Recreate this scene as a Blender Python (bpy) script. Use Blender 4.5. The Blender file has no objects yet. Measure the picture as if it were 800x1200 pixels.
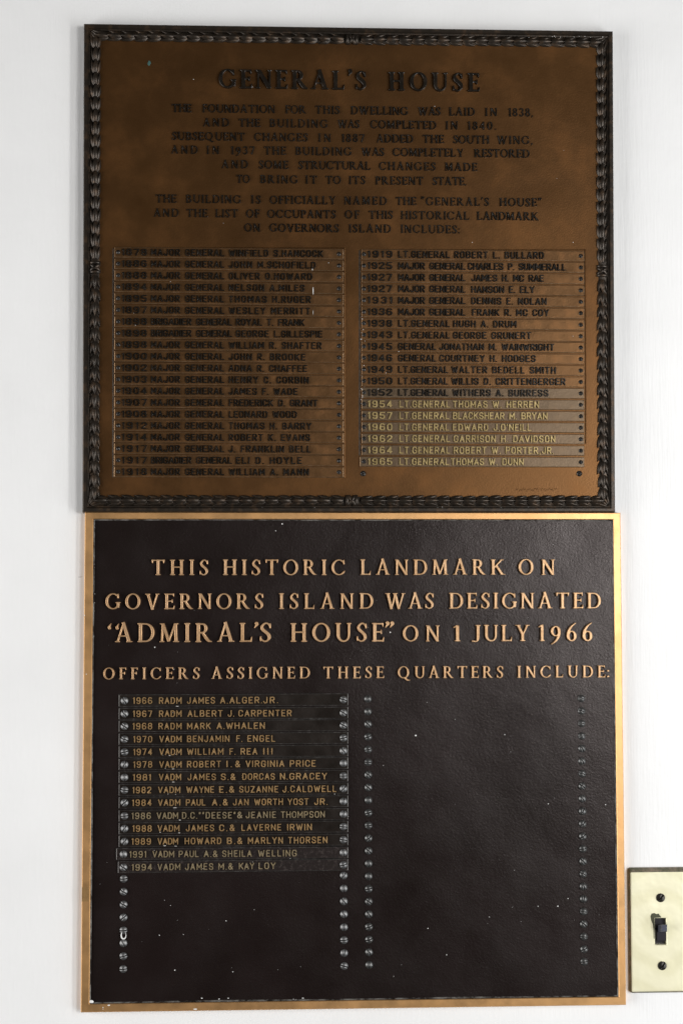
import bpy, bmesh, math, random
import numpy as np
from mathutils import Matrix, Vector
random.seed(7)
S = bpy.context.scene
COL = S.collection

# ------------------------------------------------------------------ camera
F, CX, CY, DIST = 1667.0, 400.0, 600.0, 1.283
def cam_matrix(yaw, pitch, roll):
    return Matrix.Rotation(yaw, 3, 'Z') @ Matrix.Rotation(pitch, 3, 'X') @ Matrix.Rotation(roll, 3, 'Y')
CM = cam_matrix(-0.04307932, 0.05280773, 0.00107344)
cd = bpy.data.cameras.new('camera'); cam = bpy.data.objects.new('camera', cd); COL.objects.link(cam)
cd.sensor_fit = 'VERTICAL'; cd.sensor_height = 36.0; cd.sensor_width = 24.0; cd.lens = 36.0 * F / 1200.0
cd.clip_start = 0.01; cd.clip_end = 50
cam.matrix_world = Matrix.Translation((0, -DIST, 0)) @ (CM @ Matrix.Rotation(math.pi/2, 3, 'X')).to_4x4()
S.camera = cam

# ------------------------------------------------------------------ light
w = bpy.data.worlds.new('World'); S.world = w; w.use_nodes = True
bg = w.node_tree.nodes['Background']; bg.inputs[0].default_value = (1.0, 0.985, 0.97, 1); bg.inputs[1].default_value = 0.035
def area(name, loc, target, sx, sy, power, colour):
    d = bpy.data.lights.new(name, 'AREA'); d.shape = 'RECTANGLE'; d.size = sx; d.size_y = sy; d.energy = power; d.color = colour
    o = bpy.data.objects.new(name, d); COL.objects.link(o); o.location = loc
    o.rotation_euler = (Vector(target) - Vector(loc)).to_track_quat('-Z', 'Y').to_euler()
    return o
LIGHTS = [
 ('window_light', (1.55, -1.36, -0.02), (0.1, 0, 0.0), 0.16, 1.4, 16, (1.0, 0.985, 0.96)),
 ('far_window_light', (1.10, -1.80, 0.11), (0.1, 0, 0.0), 0.5, 0.36, 18.5, (1.0, 0.985, 0.97)),
 ('room_light', (1.95, -1.15, -0.95), (0.1, 0, -0.1), 1.3, 1.1, 20, (0.93, 0.965, 1.0)),
 ('bounce_light', (-1.9, -0.95, -0.25), (0.0, 0, -0.1), 1.2, 1.6, 40, (1.0, 0.985, 0.97)),
]
for a_ in LIGHTS: area(*a_)
vs = S.view_settings
vs.view_transform = 'Standard'; vs.look = 'None'; vs.exposure = 0.0; vs.gamma = 1.0; vs.use_curve_mapping = False

# ------------------------------------------------------------------ measuring
def at(px, py, depth=0.0):
    """photo pixel -> (x, z) on a plane parallel to the wall, `depth` in front of it"""
    d = CM @ Vector(((px - CX)/F, 1.0, -(py - CY)/F))
    t = (DIST - depth) / d.y
    return (t*d.x, t*d.z)
MM = 0.001
def pxs(px, py, depth):     # metres per pixel, there
    a = at(px, py, depth); b = at(px + 10, py, depth); return (b[0]-a[0])/10

# ------------------------------------------------------------------ materials
def newmat(name):
    m = bpy.data.materials.new(name); m.use_nodes = True
    nt = m.node_tree; b = nt.nodes['Principled BSDF']
    return m, nt, b
def N(nt, t, **kw):
    n = nt.nodes.new(t)
    for k, v in kw.items():
        if k in n.inputs: n.inputs[k].default_value = v
        else: setattr(n, k, v)
    return n
def noise(nt, scale, detail=4, rough=0.55, vec=None, dist=0.0):
    n = N(nt, 'ShaderNodeTexNoise', Scale=scale, Detail=detail, Roughness=rough, Distortion=dist)
    nt.links.new(vec if vec else coords(nt), n.inputs['Vector'])
    return n.outputs['Fac']
def coords(nt):
    for n in nt.nodes:
        if n.type == 'NEW_GEOMETRY': return n.outputs['Position']
    return nt.nodes.new('ShaderNodeNewGeometry').outputs['Position']
def mapping(nt, sc, rot=(0,0,0)):
    n = nt.nodes.new('ShaderNodeMapping'); n.inputs['Scale'].default_value = sc; n.inputs['Rotation'].default_value = rot
    nt.links.new(coords(nt), n.inputs['Vector']); return n.outputs['Vector']
def ramp(nt, fac, stops):
    n = nt.nodes.new('ShaderNodeValToRGB'); e = n.color_ramp.elements
    while len(e) < len(stops): e.new(0.5)
    for i, (p, c) in enumerate(stops):
        e[i].position = p; e[i].color = (c[0], c[1], c[2], 1) if isinstance(c, tuple) else (c, c, c, 1)
    nt.links.new(fac, n.inputs[0]); return n.outputs[0]
def mix(nt, fac, a, b, mode='MIX'):
    n = nt.nodes.new('ShaderNodeMix'); n.data_type = 'RGBA'; n.blend_type = mode
    for s, v in ((n.inputs[0], fac), (n.inputs[6], a), (n.inputs[7], b)):
        if isinstance(v, (int, float)): s.default_value = v
        elif isinstance(v, tuple): s.default_value = (v[0], v[1], v[2], 1)
        else: nt.links.new(v, s)
    return n.outputs[2]
def bump(nt, b, layers):
    prev = None
    for h, st, dist in layers:
        n = N(nt, 'ShaderNodeBump', Strength=st, Distance=dist); nt.links.new(h, n.inputs['Height'])
        if prev: nt.links.new(prev, n.inputs['Normal'])
        prev = n.outputs[0]
    nt.links.new(prev, b.inputs['Normal'])

# white painted wall: faint upright brush strokes
WALL, nt, b = newmat('white_wall_paint')
s1 = noise(nt, 1.0, 5, 0.6, mapping(nt, (420, 420, 26)))
s2 = noise(nt, 9, 3)
c = mix(nt, ramp(nt, s2, [(0.3, 0.0), (0.7, 1.0)]), (0.765, 0.768, 0.768), (0.81, 0.813, 0.813))
nt.links.new(c, b.inputs['Base Color']); b.inputs['Roughness'].default_value = 0.5
bump(nt, b, [(s1, 0.33, 0.0008), (noise(nt, 60, 3), 0.28, 0.0012)])

def bronze(name, dark, mid, warm, metallic, rough, grain=0.35, scale=7):
    m, nt, b = newmat(name)
    n1 = noise(nt, scale, 6, 0.62, dist=0.6); n2 = noise(nt, scale*5.3, 4, 0.6); n3 = noise(nt, 700, 3, 0.6)
    c = mix(nt, ramp(nt, n1, [(0.22, 0.0), (0.78, 1.0)]), dark, mid)
    c = mix(nt, ramp(nt, n2, [(0.50, 0.0), (0.78, 0.75)]), c, warm)
    nt.links.new(c, b.inputs['Base Color']); b.inputs['Metallic'].default_value = metallic
    nt.links.new(ramp(nt, n2, [(0.2, rough-0.07), (0.8, rough+0.1)]), b.inputs['Roughness'])
    bump(nt, b, [(n3, grain, 0.00025), (n2, 0.2, 0.0006)])
    return m
BR_FIELD = bronze('bronze_field', (0.098, 0.046, 0.016), (0.142, 0.065, 0.0205), (0.172, 0.074, 0.022), 0.82, 0.39, scale=5)
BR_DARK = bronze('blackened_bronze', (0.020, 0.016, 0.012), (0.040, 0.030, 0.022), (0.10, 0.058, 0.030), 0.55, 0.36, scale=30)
BR_LETTER = bronze('blackened_letters', (0.010, 0.008, 0.006), (0.018, 0.014, 0.010), (0.032, 0.021, 0.013), 0.4, 0.27, scale=40)
BR_STRIP = bronze('bronze_strip', (0.125, 0.064, 0.026), (0.172, 0.086, 0.033), (0.22, 0.102, 0.037), 0.80, 0.36, scale=16)
BR_STRIP2 = bronze('newer_bronze_strip', (0.105, 0.072, 0.043), (0.145, 0.098, 0.058), (0.17, 0.11, 0.06), 0.65, 0.36, scale=20)
BR_LET2 = bronze('worn_gilt_letters', (0.24, 0.175, 0.07), (0.36, 0.27, 0.12), (0.46, 0.35, 0.16), 0.6, 0.38, scale=60)
BRASS = bronze('brass_frame', (0.64, 0.36, 0.150), (0.74, 0.43, 0.19), (0.68, 0.385, 0.16), 0.9, 0.42, grain=0.10, scale=12)
GILT = bronze('polished_bronze_letters', (0.52, 0.31, 0.155), (0.68, 0.445, 0.26), (0.40, 0.225, 0.105), 0.75, 0.44, grain=0.15, scale=45)
GILT2 = bronze('small_gilt_letters', (0.40, 0.25, 0.11), (0.60, 0.39, 0.18), (0.22, 0.15, 0.09), 0.7, 0.36, grain=0.15, scale=90)
GILT3 = bronze('dull_gilt_letters', (0.24, 0.19, 0.11), (0.40, 0.31, 0.18), (0.16, 0.14, 0.11), 0.6, 0.40, grain=0.15, scale=90)

# leathery dark brown enamel of the lower plaque
ENAMEL, nt, b = newmat('leather_grain_enamel')
n1 = noise(nt, 6, 5, 0.6)
nt.links.new(mix(nt, ramp(nt, n1, [(0.35, 0.0), (0.7, 1.0)]), (0.0052, 0.0026, 0.0020), (0.0105, 0.0062, 0.0058)), b.inputs['Base Color'])
b.inputs['Specular Tint'].default_value = (1.0, 0.91, 0.89, 1)
vo = N(nt, 'ShaderNodeTexVoronoi', Scale=520.0); vo.feature = 'SMOOTH_F1'; nt.links.new(mapping(nt, (1, 1, 1)), vo.inputs['Vector'])
nt.links.new(ramp(nt, noise(nt, 22, 4), [(0.3, 0.29), (0.75, 0.38)]), b.inputs['Roughness'])
b.inputs['Specular IOR Level'].default_value = 0.42
bump(nt, b, [(vo.outputs[0], 0.14, 0.0005), (noise(nt, 700, 4, 0.7), 0.30, 0.0005), (noise(nt, 14, 3), 0.35, 0.003)])
PLATE, nt, b = newmat('black_name_strip')
n1 = noise(nt, 55, 4)
nt.links.new(mix(nt, n1, (0.006, 0.0045, 0.0035), (0.014, 0.010, 0.008)), b.inputs['Base Color'])
b.inputs['Specular IOR Level'].default_value = 0.4; b.inputs['Specular Tint'].default_value = (1.0, 0.92, 0.86, 1)
nt.links.new(ramp(nt, n1, [(0.3, 0.26), (0.7, 0.40)]), b.inputs['Roughness'])
bump(nt, b, [(noise(nt, 500, 3), 0.3, 0.0003)])
PLATE2, nt, b = newmat('scuffed_name_strip')
n1 = noise(nt, 330, 5, 0.7)
nt.links.new(mix(nt, ramp(nt, n1, [(0.52, 0.0), (0.74, 1.0)]), (0.010, 0.007, 0.0065), (0.055, 0.044, 0.040)), b.inputs['Base Color'])
b.inputs['Specular IOR Level'].default_value = 0.3; b.inputs['Specular Tint'].default_value = (1.0, 0.88, 0.84, 1)
b.inputs['Roughness'].default_value = 0.45
bump(nt, b, [(n1, 0.4, 0.0004)])
LIT = bronze('painted_lit_edge', (0.03, 0.027, 0.025), (0.085, 0.08, 0.075), (0.20, 0.19, 0.18), 0.5, 0.34, scale=50)  # paler bevel colour paints the lit edges of the dark strips
LITB = bronze('painted_lit_bronze_edge', (0.15, 0.09, 0.045), (0.26, 0.16, 0.085), (0.38, 0.25, 0.15), 0.75, 0.34, scale=50)  # lighter bevels stand in for light on the bronze strip edges
SCREW, nt, b = newmat('steel_screw')
nt.links.new(mix(nt, noise(nt, 180, 3), (0.15, 0.15, 0.15), (0.23, 0.23, 0.23)), b.inputs['Base Color'])
b.inputs['Metallic'].default_value = 0.85; b.inputs['Roughness'].default_value = 0.46
SCREWG, nt, b = newmat('dull_dark_screw'); b.inputs['Base Color'].default_value = (0.11, 0.11, 0.108, 1); b.inputs['Metallic'].default_value = 0.75; b.inputs['Roughness'].default_value = 0.36
EDGE, nt, b = newmat('worn_lit_enamel_edge')  # worn enamel, its pale tone also painting light caught on the edge
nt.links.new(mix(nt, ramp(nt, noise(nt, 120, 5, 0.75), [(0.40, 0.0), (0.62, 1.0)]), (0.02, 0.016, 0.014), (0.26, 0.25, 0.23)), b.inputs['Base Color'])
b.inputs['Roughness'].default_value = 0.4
SLOT_SHADE, nt, b = newmat('painted_slot_shade'); b.inputs['Base Color'].default_value = (0.008, 0.007, 0.006, 1); b.inputs['Roughness'].default_value = 0.8  # black put into the screw slots as their shade
SCREWD, nt, b = newmat('blackened_screw')
b.inputs['Base Color'].default_value = (0.03, 0.027, 0.024, 1); b.inputs['Metallic'].default_value = 0.6; b.inputs['Roughness'].default_value = 0.32
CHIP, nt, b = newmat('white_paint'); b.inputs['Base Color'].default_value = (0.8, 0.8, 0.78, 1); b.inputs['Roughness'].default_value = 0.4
GREEN, nt, b = newmat('verdigris'); b.inputs['Base Color'].default_value = (0.03, 0.085, 0.075, 1); b.inputs['Roughness'].default_value = 0.7

# pale worn brass of the switch plate
SWB, nt, b = newmat('pale_worn_brass')
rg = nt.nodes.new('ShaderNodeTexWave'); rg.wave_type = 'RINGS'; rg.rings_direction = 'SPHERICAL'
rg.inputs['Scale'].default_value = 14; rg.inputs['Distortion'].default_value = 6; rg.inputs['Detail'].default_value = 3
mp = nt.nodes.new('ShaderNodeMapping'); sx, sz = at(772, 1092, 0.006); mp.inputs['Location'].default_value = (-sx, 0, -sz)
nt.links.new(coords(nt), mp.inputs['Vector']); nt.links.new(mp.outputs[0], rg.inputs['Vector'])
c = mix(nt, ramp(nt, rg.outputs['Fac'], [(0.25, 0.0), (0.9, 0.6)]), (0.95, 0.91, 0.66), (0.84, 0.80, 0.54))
c = mix(nt, ramp(nt, noise(nt, 420, 4, 0.7), [(0.70, 0.0), (0.80, 0.55)]), c, (0.45, 0.38, 0.22))
nt.links.new(c, b.inputs['Base Color']); b.inputs['Metallic'].default_value = 0.3; b.inputs['Roughness'].default_value = 0.30
bump(nt, b, [(noise(nt, 38, 3), 0.5, 0.0015)])
TARN, nt, b = newmat('tarnished_brass_edge')
nt.links.new(mix(nt, ramp(nt, noise(nt, 160, 5, 0.7), [(0.45, 0.0), (0.70, 1.0)]), (0.13, 0.13, 0.085), (0.32, 0.25, 0.19)), b.inputs['Base Color'])
b.inputs['Metallic'].default_value = 0.5; b.inputs['Roughness'].default_value = 0.42
bump(nt, b, [(noise(nt, 500, 4), 0.6, 0.0006)])
BAKE, nt, b = newmat('black_bakelite'); b.inputs['Base Color'].default_value = (0.022, 0.02, 0.024, 1); b.inputs['Roughness'].default_value = 0.28
BAKE2, nt, b = newmat('grey_switch_lever'); b.inputs['Base Color'].default_value = (0.07, 0.074, 0.10, 1); b.inputs['Roughness'].default_value = 0.3

# ------------------------------------------------------------------ objects
WORLD = {}
def link(name, mesh, mat, parent=None, loc=(0, 0, 0), rot=None, label=None):
    o = bpy.data.objects.new(name, mesh); COL.objects.link(o)
    WORLD[o.name] = Vector(loc)
    if mat and mesh is not None and not mesh.materials: mesh.materials.append(mat)
    if parent is not None:
        o.parent = parent; o.location = Vector(loc) - WORLD[parent.name]
    else: o.location = loc
    if rot: o.rotation_euler = rot
    if label: o['label'] = label
    return o
def thing(name, loc, label, cat):
    o = bpy.data.objects.new(name, None); COL.objects.link(o); o.location = loc; WORLD[o.name] = Vector(loc)
    o.empty_display_size = 0.02; o['label'] = label; o['category'] = cat
    return o
def mesh_of(name, V, Fc, smooth=False):
    me = bpy.data.meshes.new(name); me.from_pydata(V, [], Fc); me.update()
    if smooth:
        for p in me.polygons: p.use_smooth = True
    return me
def loft(rings, cap_front=True, cap_back=False):
    """rings: list of lists of 3D points, joined in order; first ring is the front"""
    V = []; Fc = []; n = len(rings[0])
    for r in rings: V += [tuple(p) for p in r]
    for k in range(len(rings)-1):
        for i in range(n):
            j = (i+1) % n
            Fc.append((k*n+i, k*n+j, (k+1)*n+j, (k+1)*n+i))
    if cap_front: Fc.append(tuple(range(n)))
    if cap_back: Fc.append(tuple(reversed(range((len(rings)-1)*n, len(rings)*n))))
    return V, Fc
def fix(me):
    bm = bmesh.new(); bm.from_mesh(me); bmesh.ops.recalc_face_normals(bm, faces=bm.faces); bm.to_mesh(me); bm.free(); return me
def plate_mesh(name, wd, ht, th, bev=0.0005, edge=None):
    """flat bar in XZ, back at y=0, front at y=-th, chamfered front edge, centre at origin"""
    def r(dx, y): return [(-wd/2+dx, y, -ht/2+dx), (wd/2-dx, y, -ht/2+dx), (wd/2-dx, y, ht/2-dx), (-wd/2+dx, y, ht/2-dx)]
    V, Fc = loft([r(bev, -th), r(bev*0.3, -th+bev*0.35), r(0, -th+bev), r(0, 0)])
    me = fix(mesh_of(name, V, Fc))
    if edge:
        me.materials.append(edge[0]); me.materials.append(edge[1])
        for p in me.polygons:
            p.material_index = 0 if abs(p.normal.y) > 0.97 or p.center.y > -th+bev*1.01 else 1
    return me
def screw_mesh(name, r, h, slot=0.085):
    s = slot*r; vl = [-0.985*r, -0.88*r, -0.65*r, -0.35*r, -s, -s*0.9, s*0.9, s, 0.35*r, 0.65*r, 0.88*r, 0.985*r]
    K = 9; V = []; Fc = []
    for i, v in enumerate(vl):
        hw = math.sqrt(max(r*r - v*v, 1e-12))
        low = (i in (5, 6))
        for k in range(K):
            u = hw*math.sin((k/(K-1)-0.5)*math.pi)
            q = max(0.0, 1-(u*u+v*v)/(r*r)); y = -h*(0.30+0.70*q)
            if low: y = -h*0.12
            V.append((u, y, v))
    for i in range(len(vl)-1):
        for k in range(K-1):
            a = i*K+k; Fc.append((a, a+1, a+K+1, a+K))
    # skirt down to the surface
    per = list(range(K)) + [i*K+K-1 for i in range(1, len(vl))] + [(len(vl)-1)*K+k for k in range(K-2, -1, -1)] + [i*K for i in range(len(vl)-2, 0, -1)]
    b0 = len(V)
    for p in per: V.append((V[p][0], 0.0002, V[p][2]))
    for i in range(len(per)):
        j = (i+1) % len(per); Fc.append((per[i], per[j], b0+j, b0+i))
    me = fix(mesh_of(name, V, Fc, True))
    for p in me.polygons:
        if abs(p.center.z) < s*1.001 or p.center.y > -h*0.28: p.use_smooth = False
        if abs(p.center.z) < s*1.001: p.material_index = 1
    return me

# ------------------------------------------------------------------ letters: outlines from distance fields
class G:
    """canvas for one glyph, cap height 1, baseline 0"""
    H = 1/44
    def __init__(s, w, lo=-0.30, hi=1.22):
        s.w = w
        s.xs = np.arange(-0.25, w+0.25+G.H, G.H); s.ys = np.arange(lo, hi+G.H, G.H)
        s.X, s.Y = np.meshgrid(s.xs, s.ys); s.d = np.full(s.X.shape, 9.0)
    def add(s, d, k=0.0):
        if k > 0:
            h = np.clip(0.5+0.5*(s.d-d)/k, 0, 1); s.d = d*h + s.d*(1-h) - k*h*(1-h)
        else: s.d = np.minimum(s.d, d)
        return s
    def seg(s, x0, y0, x1, y1, a, b=None, k=0.0, rnd=0.0):
        b = a if b is None else b
        dx, dy = x1-x0, y1-y0; L = math.hypot(dx, dy); ux, uy = dx/L, dy/L
        px, py = s.X-x0, s.Y-y0
        al = px*ux+py*uy; pe = np.abs(-px*uy+py*ux); t = np.clip(al/L, 0, 1)
        d = np.maximum(pe-(a+(b-a)*t)/2, np.abs(al-L/2)-L/2)
        return s.add(d-rnd, k)
    def path(s, pts, k=0.0, clip=None):
        """pts: (x, y, width); round-ended stroke"""
        D = np.full(s.X.shape, 9.0)
        for (x0, y0, a), (x1, y1, b) in zip(pts[:-1], pts[1:]):
            dx, dy = x1-x0, y1-y0; L2 = dx*dx+dy*dy+1e-12
            t = np.clip(((s.X-x0)*dx+(s.Y-y0)*dy)/L2, 0, 1)
            D = np.minimum(D, np.hypot(s.X-x0-t*dx, s.Y-y0-t*dy)-(a+(b-a)*t)/2)
        if clip is not None: D = np.maximum(D, clip(s.X, s.Y))
        return s.add(D, k)
def arc(cx, cy, rx, ry, a0, a1, T, t, n=20, w0=None, w1=None):
    """elliptical stroke, thick (T) at the sides and thin (t) at top and bottom"""
    P = []
    for i in range(n+1):
        a = math.radians(a0+(a1-a0)*i/n); wd = t+(T-t)*abs(math.cos(a))**1.5
        P.append((cx+(rx-wd/2)*math.cos(a), cy+(ry-wd/2)*math.sin(a), wd))
    if w0: P[0] = (P[0][0], P[0][1], w0)
    if w1: P[-1] = (P[-1][0], P[-1][1], w1)
    return P
def spline(P, n=7):
    out = []
    Q = [P[0]]+list(P)+[P[-1]]
    for i in range(1, len(Q)-2):
        p0, p1, p2, p3 = [np.array(q, float) for q in Q[i-1:i+3]]
        for k in range(n):
            t = k/n
            out.append(tuple(0.5*((2*p1)+(-p0+p2)*t+(2*p0-5*p1+4*p2-p3)*t*t+(-p0+3*p1-3*p2+p3)*t**3)))
    out.append(tuple(P[-1])); return out

def serif_glyph(ch, T, t, sf):
    """T thick stroke, t thin stroke, sf serif reach"""
    sh = t*0.72; K = 0.05
    def stem(g, x, y0=0.0, y1=1.0, wd=T, bot=True, top=True, bl=1, br=1, tl=1, tr=1):
        g.seg(x, y0, x, y1, wd)
        if bot: g.seg(x-wd/2-sf*bl, y0+sh/2, x+wd/2+sf*br, y0+sh/2, sh, k=K)
        if top: g.seg(x-wd/2-sf*tl, y1-sh/2, x+wd/2+sf*tr, y1-sh/2, sh, k=K)
    L = sf+T/2
    if ch == 'I': g = G(2*L); stem(g, L)
    elif ch == 'T':
        w = 0.80; g = G(w); stem(g, w/2, top=False); g.seg(0.02, 1-t/2, w-0.02, 1-t/2, t, k=K)
        g.seg(0.05, 0.76, 0.02, 1.0, t*0.5, t*1.0, k=K); g.seg(w-0.05, 0.76, w-0.02, 1.0, t*0.5, t*1.0, k=K)
    elif ch == 'H':
        w = 0.88; g = G(w); stem(g, L); stem(g, w-L); g.seg(L, 0.52, w-L, 0.52, t, k=K*0.4)
    elif ch in 'EF':
        w = 0.62 if ch == 'E' else 0.58; g = G(w); stem(g, L, br=1 if ch == 'F' else 0.2, tr=0.2)
        g.seg(L, 1-t/2, w-0.04, 1-t/2, t); g.seg(w-0.05, 1.0, w-0.02, 0.78, t, t*0.45, k=K)
        g.seg(L, 0.52, w-0.13, 0.52, t, k=K*0.4); g.seg(w-0.12, 0.64, w-0.12, 0.40, t*0.7, k=K)
        if ch == 'E': g.seg(L, t/2, w-0.02, t/2, t); g.seg(w-0.03, 0.0, w+0.01, 0.25, t, t*0.45, k=K)
    elif ch == 'L':
        w = 0.62; g = G(w); stem(g, L, br=0.2); g.seg(L, t/2, w-0.02, t/2, t); g.seg(w-0.03, 0.0, w+0.02, 0.28, t, t*0.45, k=K)
    elif ch in 'OQ':
        w = 0.95; g = G(w); g.path(arc(w/2, 0.5, w/2, 0.52, 0, 360, T, t, 40))
        if ch == 'Q': g.path(spline([(0.50, 0.08, t), (0.66, -0.06, T*0.9), (0.84, -0.16, T*0.8), (1.06, -0.14, t*0.5)]))
    elif ch in 'CG':
        w = 0.84 if ch == 'C' else 0.90; g = G(w)
        g.path(arc(0.475, 0.5, 0.475, 0.52, 48, 312 if ch == 'C' else 318, T, t, 30, w0=t))
        g.seg(0.80, 0.68, 0.79, 0.99, t*0.9, t*0.6, k=K)
        if ch == 'C': g.path([(0.78, 0.19, t), (0.84, 0.27, t*0.6)], k=K)
        else:
            g.seg(0.80, 0.08, 0.80, 0.45, T); g.seg(0.64, 0.45-sh/2, 0.94, 0.45-sh/2, sh, k=K)
    elif ch == 'D':
        w = 0.88; g = G(w); stem(g, L, br=0.2, tr=0.2); g.seg(L, 1-t/2, 0.42, 1-t/2, t); g.seg(L, t/2, 0.42, t/2, t)
        g.path(arc(0.42, 0.5, w-0.42, 0.5, -90, 90, T, t, 24))
    elif ch in 'PRB':
        w = {'P': 0.66, 'R': 0.80, 'B': 0.70}[ch]; g = G(w); stem(g, L, br=0.2 if ch == 'B' else 1, tr=0.2)
        m = 0.50 if ch != 'P' else 0.46
        g.seg(L, 1-t/2, 0.36, 1-t/2, t); g.seg(L, m, 0.36, m, t)
        g.path(arc(0.36, (1+m-t/2)/2, 0.27, (1-m+t/2)/2, -90, 90, T, t, 16))
        if ch == 'B':
            g.seg(L, t/2, 0.38, t/2, t); g.path(arc(0.38, (m+t/2)/2, 0.32, (m+t/2)/2, -90, 90, T, t, 16))
        if ch == 'R':
            g.path(spline([(0.36, m, T*0.7), (0.54, 0.24, T), (0.70, 0.06, T*0.9), (0.84, 0.02, t*0.7)]), clip=lambda X, Y: -Y)
    elif ch == 'A':
        w = 0.90; g = G(w); a = 0.13; g.seg(a, 0, 0.45, 1.0, t*1.05); g.seg(0.42, 1.06, w-0.15, 0, T*1.02)
        g.seg(0.22, 0.33, 0.66, 0.33, t*0.85)
        g.seg(a-sf-t/2, sh/2, a+sf+t/2, sh/2, sh, k=K); g.seg(w-0.15-sf-T/2, sh/2, w-0.15+sf+T/2, sh/2, sh, k=K)
        g.d = np.maximum(g.d, -g.Y)
    elif ch == 'V':
        w = 0.86; g = G(w); g.seg(0.13, 1, 0.45, -0.04, T); g.seg(0.43, 0.0, w-0.11, 1, t*1.05)
        g.seg(0.13-sf-T/2, 1-sh/2, 0.13+sf+T/2, 1-sh/2, sh, k=K); g.seg(w-0.11-sf-t/2, 1-sh/2, w-0.11+sf+t/2, 1-sh/2, sh, k=K)
        g.d = np.maximum(g.d, g.Y-1)
    elif ch == 'W':
        w = 1.22; g = G(w)
        g.seg(0.12, 1, 0.36, -0.03, T); g.seg(0.35, 0.0, 0.62, 1, t); g.seg(0.56, 1, 0.83, -0.03, T); g.seg(0.82, 0, w-0.10, 1, t)
        for x, q in ((0.12, T), (0.59, T), (w-0.10, t)): g.seg(x-sf-q/2, 1-sh/2, x+sf+q/2, 1-sh/2, sh, k=K)
        g.d = np.maximum(g.d, g.Y-1)
    elif ch == 'M':
        w = 1.04; g = G(w)
        g.seg(0.15, 0, 0.19, 1, t*1.1); g.seg(0.19, 1.0, 0.52, 0.04, T*1.02); g.seg(0.50, 0.04, w-0.19, 1.0, t); g.seg(w-0.19, 1, w-0.15, 0, T)
        g.seg(0.15-sf-t/2, sh/2, 0.15+sf+t/2, sh/2, sh, k=K); g.seg(w-0.15-sf-T/2, sh/2, w-0.15+sf+T/2, sh/2, sh, k=K)
        g.seg(0.19-sf-T/2, 1-sh/2, 0.22, 1-sh/2, sh, k=K); g.seg(w-0.24, 1-sh/2, w-0.19+sf+T/2, 1-sh/2, sh, k=K)
        g.d = np.maximum(np.maximum(g.d, -g.Y), g.Y-1)
    elif ch == 'N':
        w = 0.90; g = G(w)
        g.seg(0.15, 0, 0.15, 1, t*1.1); g.seg(w-0.14, 0, w-0.14, 1, t*1.1); g.seg(0.13, 1.03, w-0.13, -0.02, T*1.05)
        g.seg(0.15-sf-t/2, sh/2, 0.15+sf+t/2, sh/2, sh, k=K); g.seg(0.12-sf, 1-sh/2, 0.2, 1-sh/2, sh, k=K)
        g.seg(w-0.14-sf-t/2, 1-sh/2, w-0.14+sf+t/2, 1-sh/2, sh, k=K)
        g.d = np.maximum(np.maximum(g.d, -g.Y-0.01), g.Y-1.0)
    elif ch == 'K':
        w = 0.86; g = G(w); stem(g, L); g.seg(L, 0.42, w-0.14, 1, t); g.seg(0.34, 0.60, w-0.10, 0, T)
        g.seg(w-0.14-sf-0.04, 1-sh/2, w-0.14+sf+0.04, 1-sh/2, sh, k=K); g.seg(w-0.10-sf-T/2, sh/2, w-0.08+sf+T/2, sh/2, sh, k=K)
        g.d = np.maximum(np.maximum(g.d, -g.Y), g.Y-1)
    elif ch == 'U':
        w = 0.90; g = G(w); a = L; b2 = w-sf-t/2-0.04
        g.seg(a, 0.36, a, 1, T); g.seg(b2, 0.36, b2, 1, t*1.15)
        g.seg(a-T/2-sf, 1-sh/2, a+T/2+sf, 1-sh/2, sh, k=K); g.seg(b2-t/2-sf, 1-sh/2, b2+t/2+sf, 1-sh/2, sh, k=K)
        cx = (a+b2)/2; rx = (b2-a)/2
        P = [(cx-rx*math.cos(math.radians(q)), 0.37-(0.37+0.02-t/2)*math.sin(math.radians(q)), T+(t*1.15-T)*min(1, q/90)) for q in range(0, 181, 9)]
        g.path(P)
    elif ch == 'J':
        w = 0.52; g = G(w); x = w-L; g.seg(x, 0.22, x, 1, T); g.seg(x-T/2-sf, 1-sh/2, x+T/2+sf, 1-sh/2, sh, k=K)
        g.path(spline([(x, 0.26, T), (x-0.03, 0.10, T*0.8), (x-0.12, 0.0, t), (0.03, 0.02, t*1.2)]))
    elif ch == 'Y':
        w = 0.84; g = G(w); c = 0.42; g.seg(c, 0, c, 0.46, T); g.seg(c-T/2-sf, sh/2, c+T/2+sf, sh/2, sh, k=K)
        g.seg(0.12, 1, c, 0.42, T*0.95); g.seg(w-0.12, 1, c+0.02, 0.42, t)
        g.seg(0.12-sf-T/2, 1-sh/2, 0.12+sf+T/2, 1-sh/2, sh, k=K); g.seg(w-0.12-sf-t/2, 1-sh/2, w-0.12+sf+t/2, 1-sh/2, sh, k=K)
        g.d = np.maximum(g.d, g.Y-1)
    elif ch == 'S':
        w = 0.58; g = G(w); W2 = T*1.05
        g.path(spline([(0.50, 0.84, t*0.8), (0.38, 0.97, t), (0.24, 0.95, t*1.2), (0.12, 0.80, T*0.8), (0.17, 0.63, W2), (0.32, 0.50, W2), (0.45, 0.36, W2), (0.48, 0.20, T*0.85), (0.37, 0.05, t*1.1), (0.22, 0.03, t), (0.08, 0.14, t*0.8)]))
        g.seg(0.52, 0.70, 0.52, 0.98, t*0.9, t*0.5, k=K); g.seg(0.06, 0.30, 0.06, 0.02, t*0.9, t*0.5, k=K)
    elif ch == '1':
        w = 0.42; g = G(w); stem(g, 0.22, top=False, wd=T); g.path([(0.20, 0.97, t), (0.03, 0.86, t*0.8)], k=K)
        g.d = np.maximum(g.d, g.Y-1.0)
    elif ch in '69':
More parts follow.
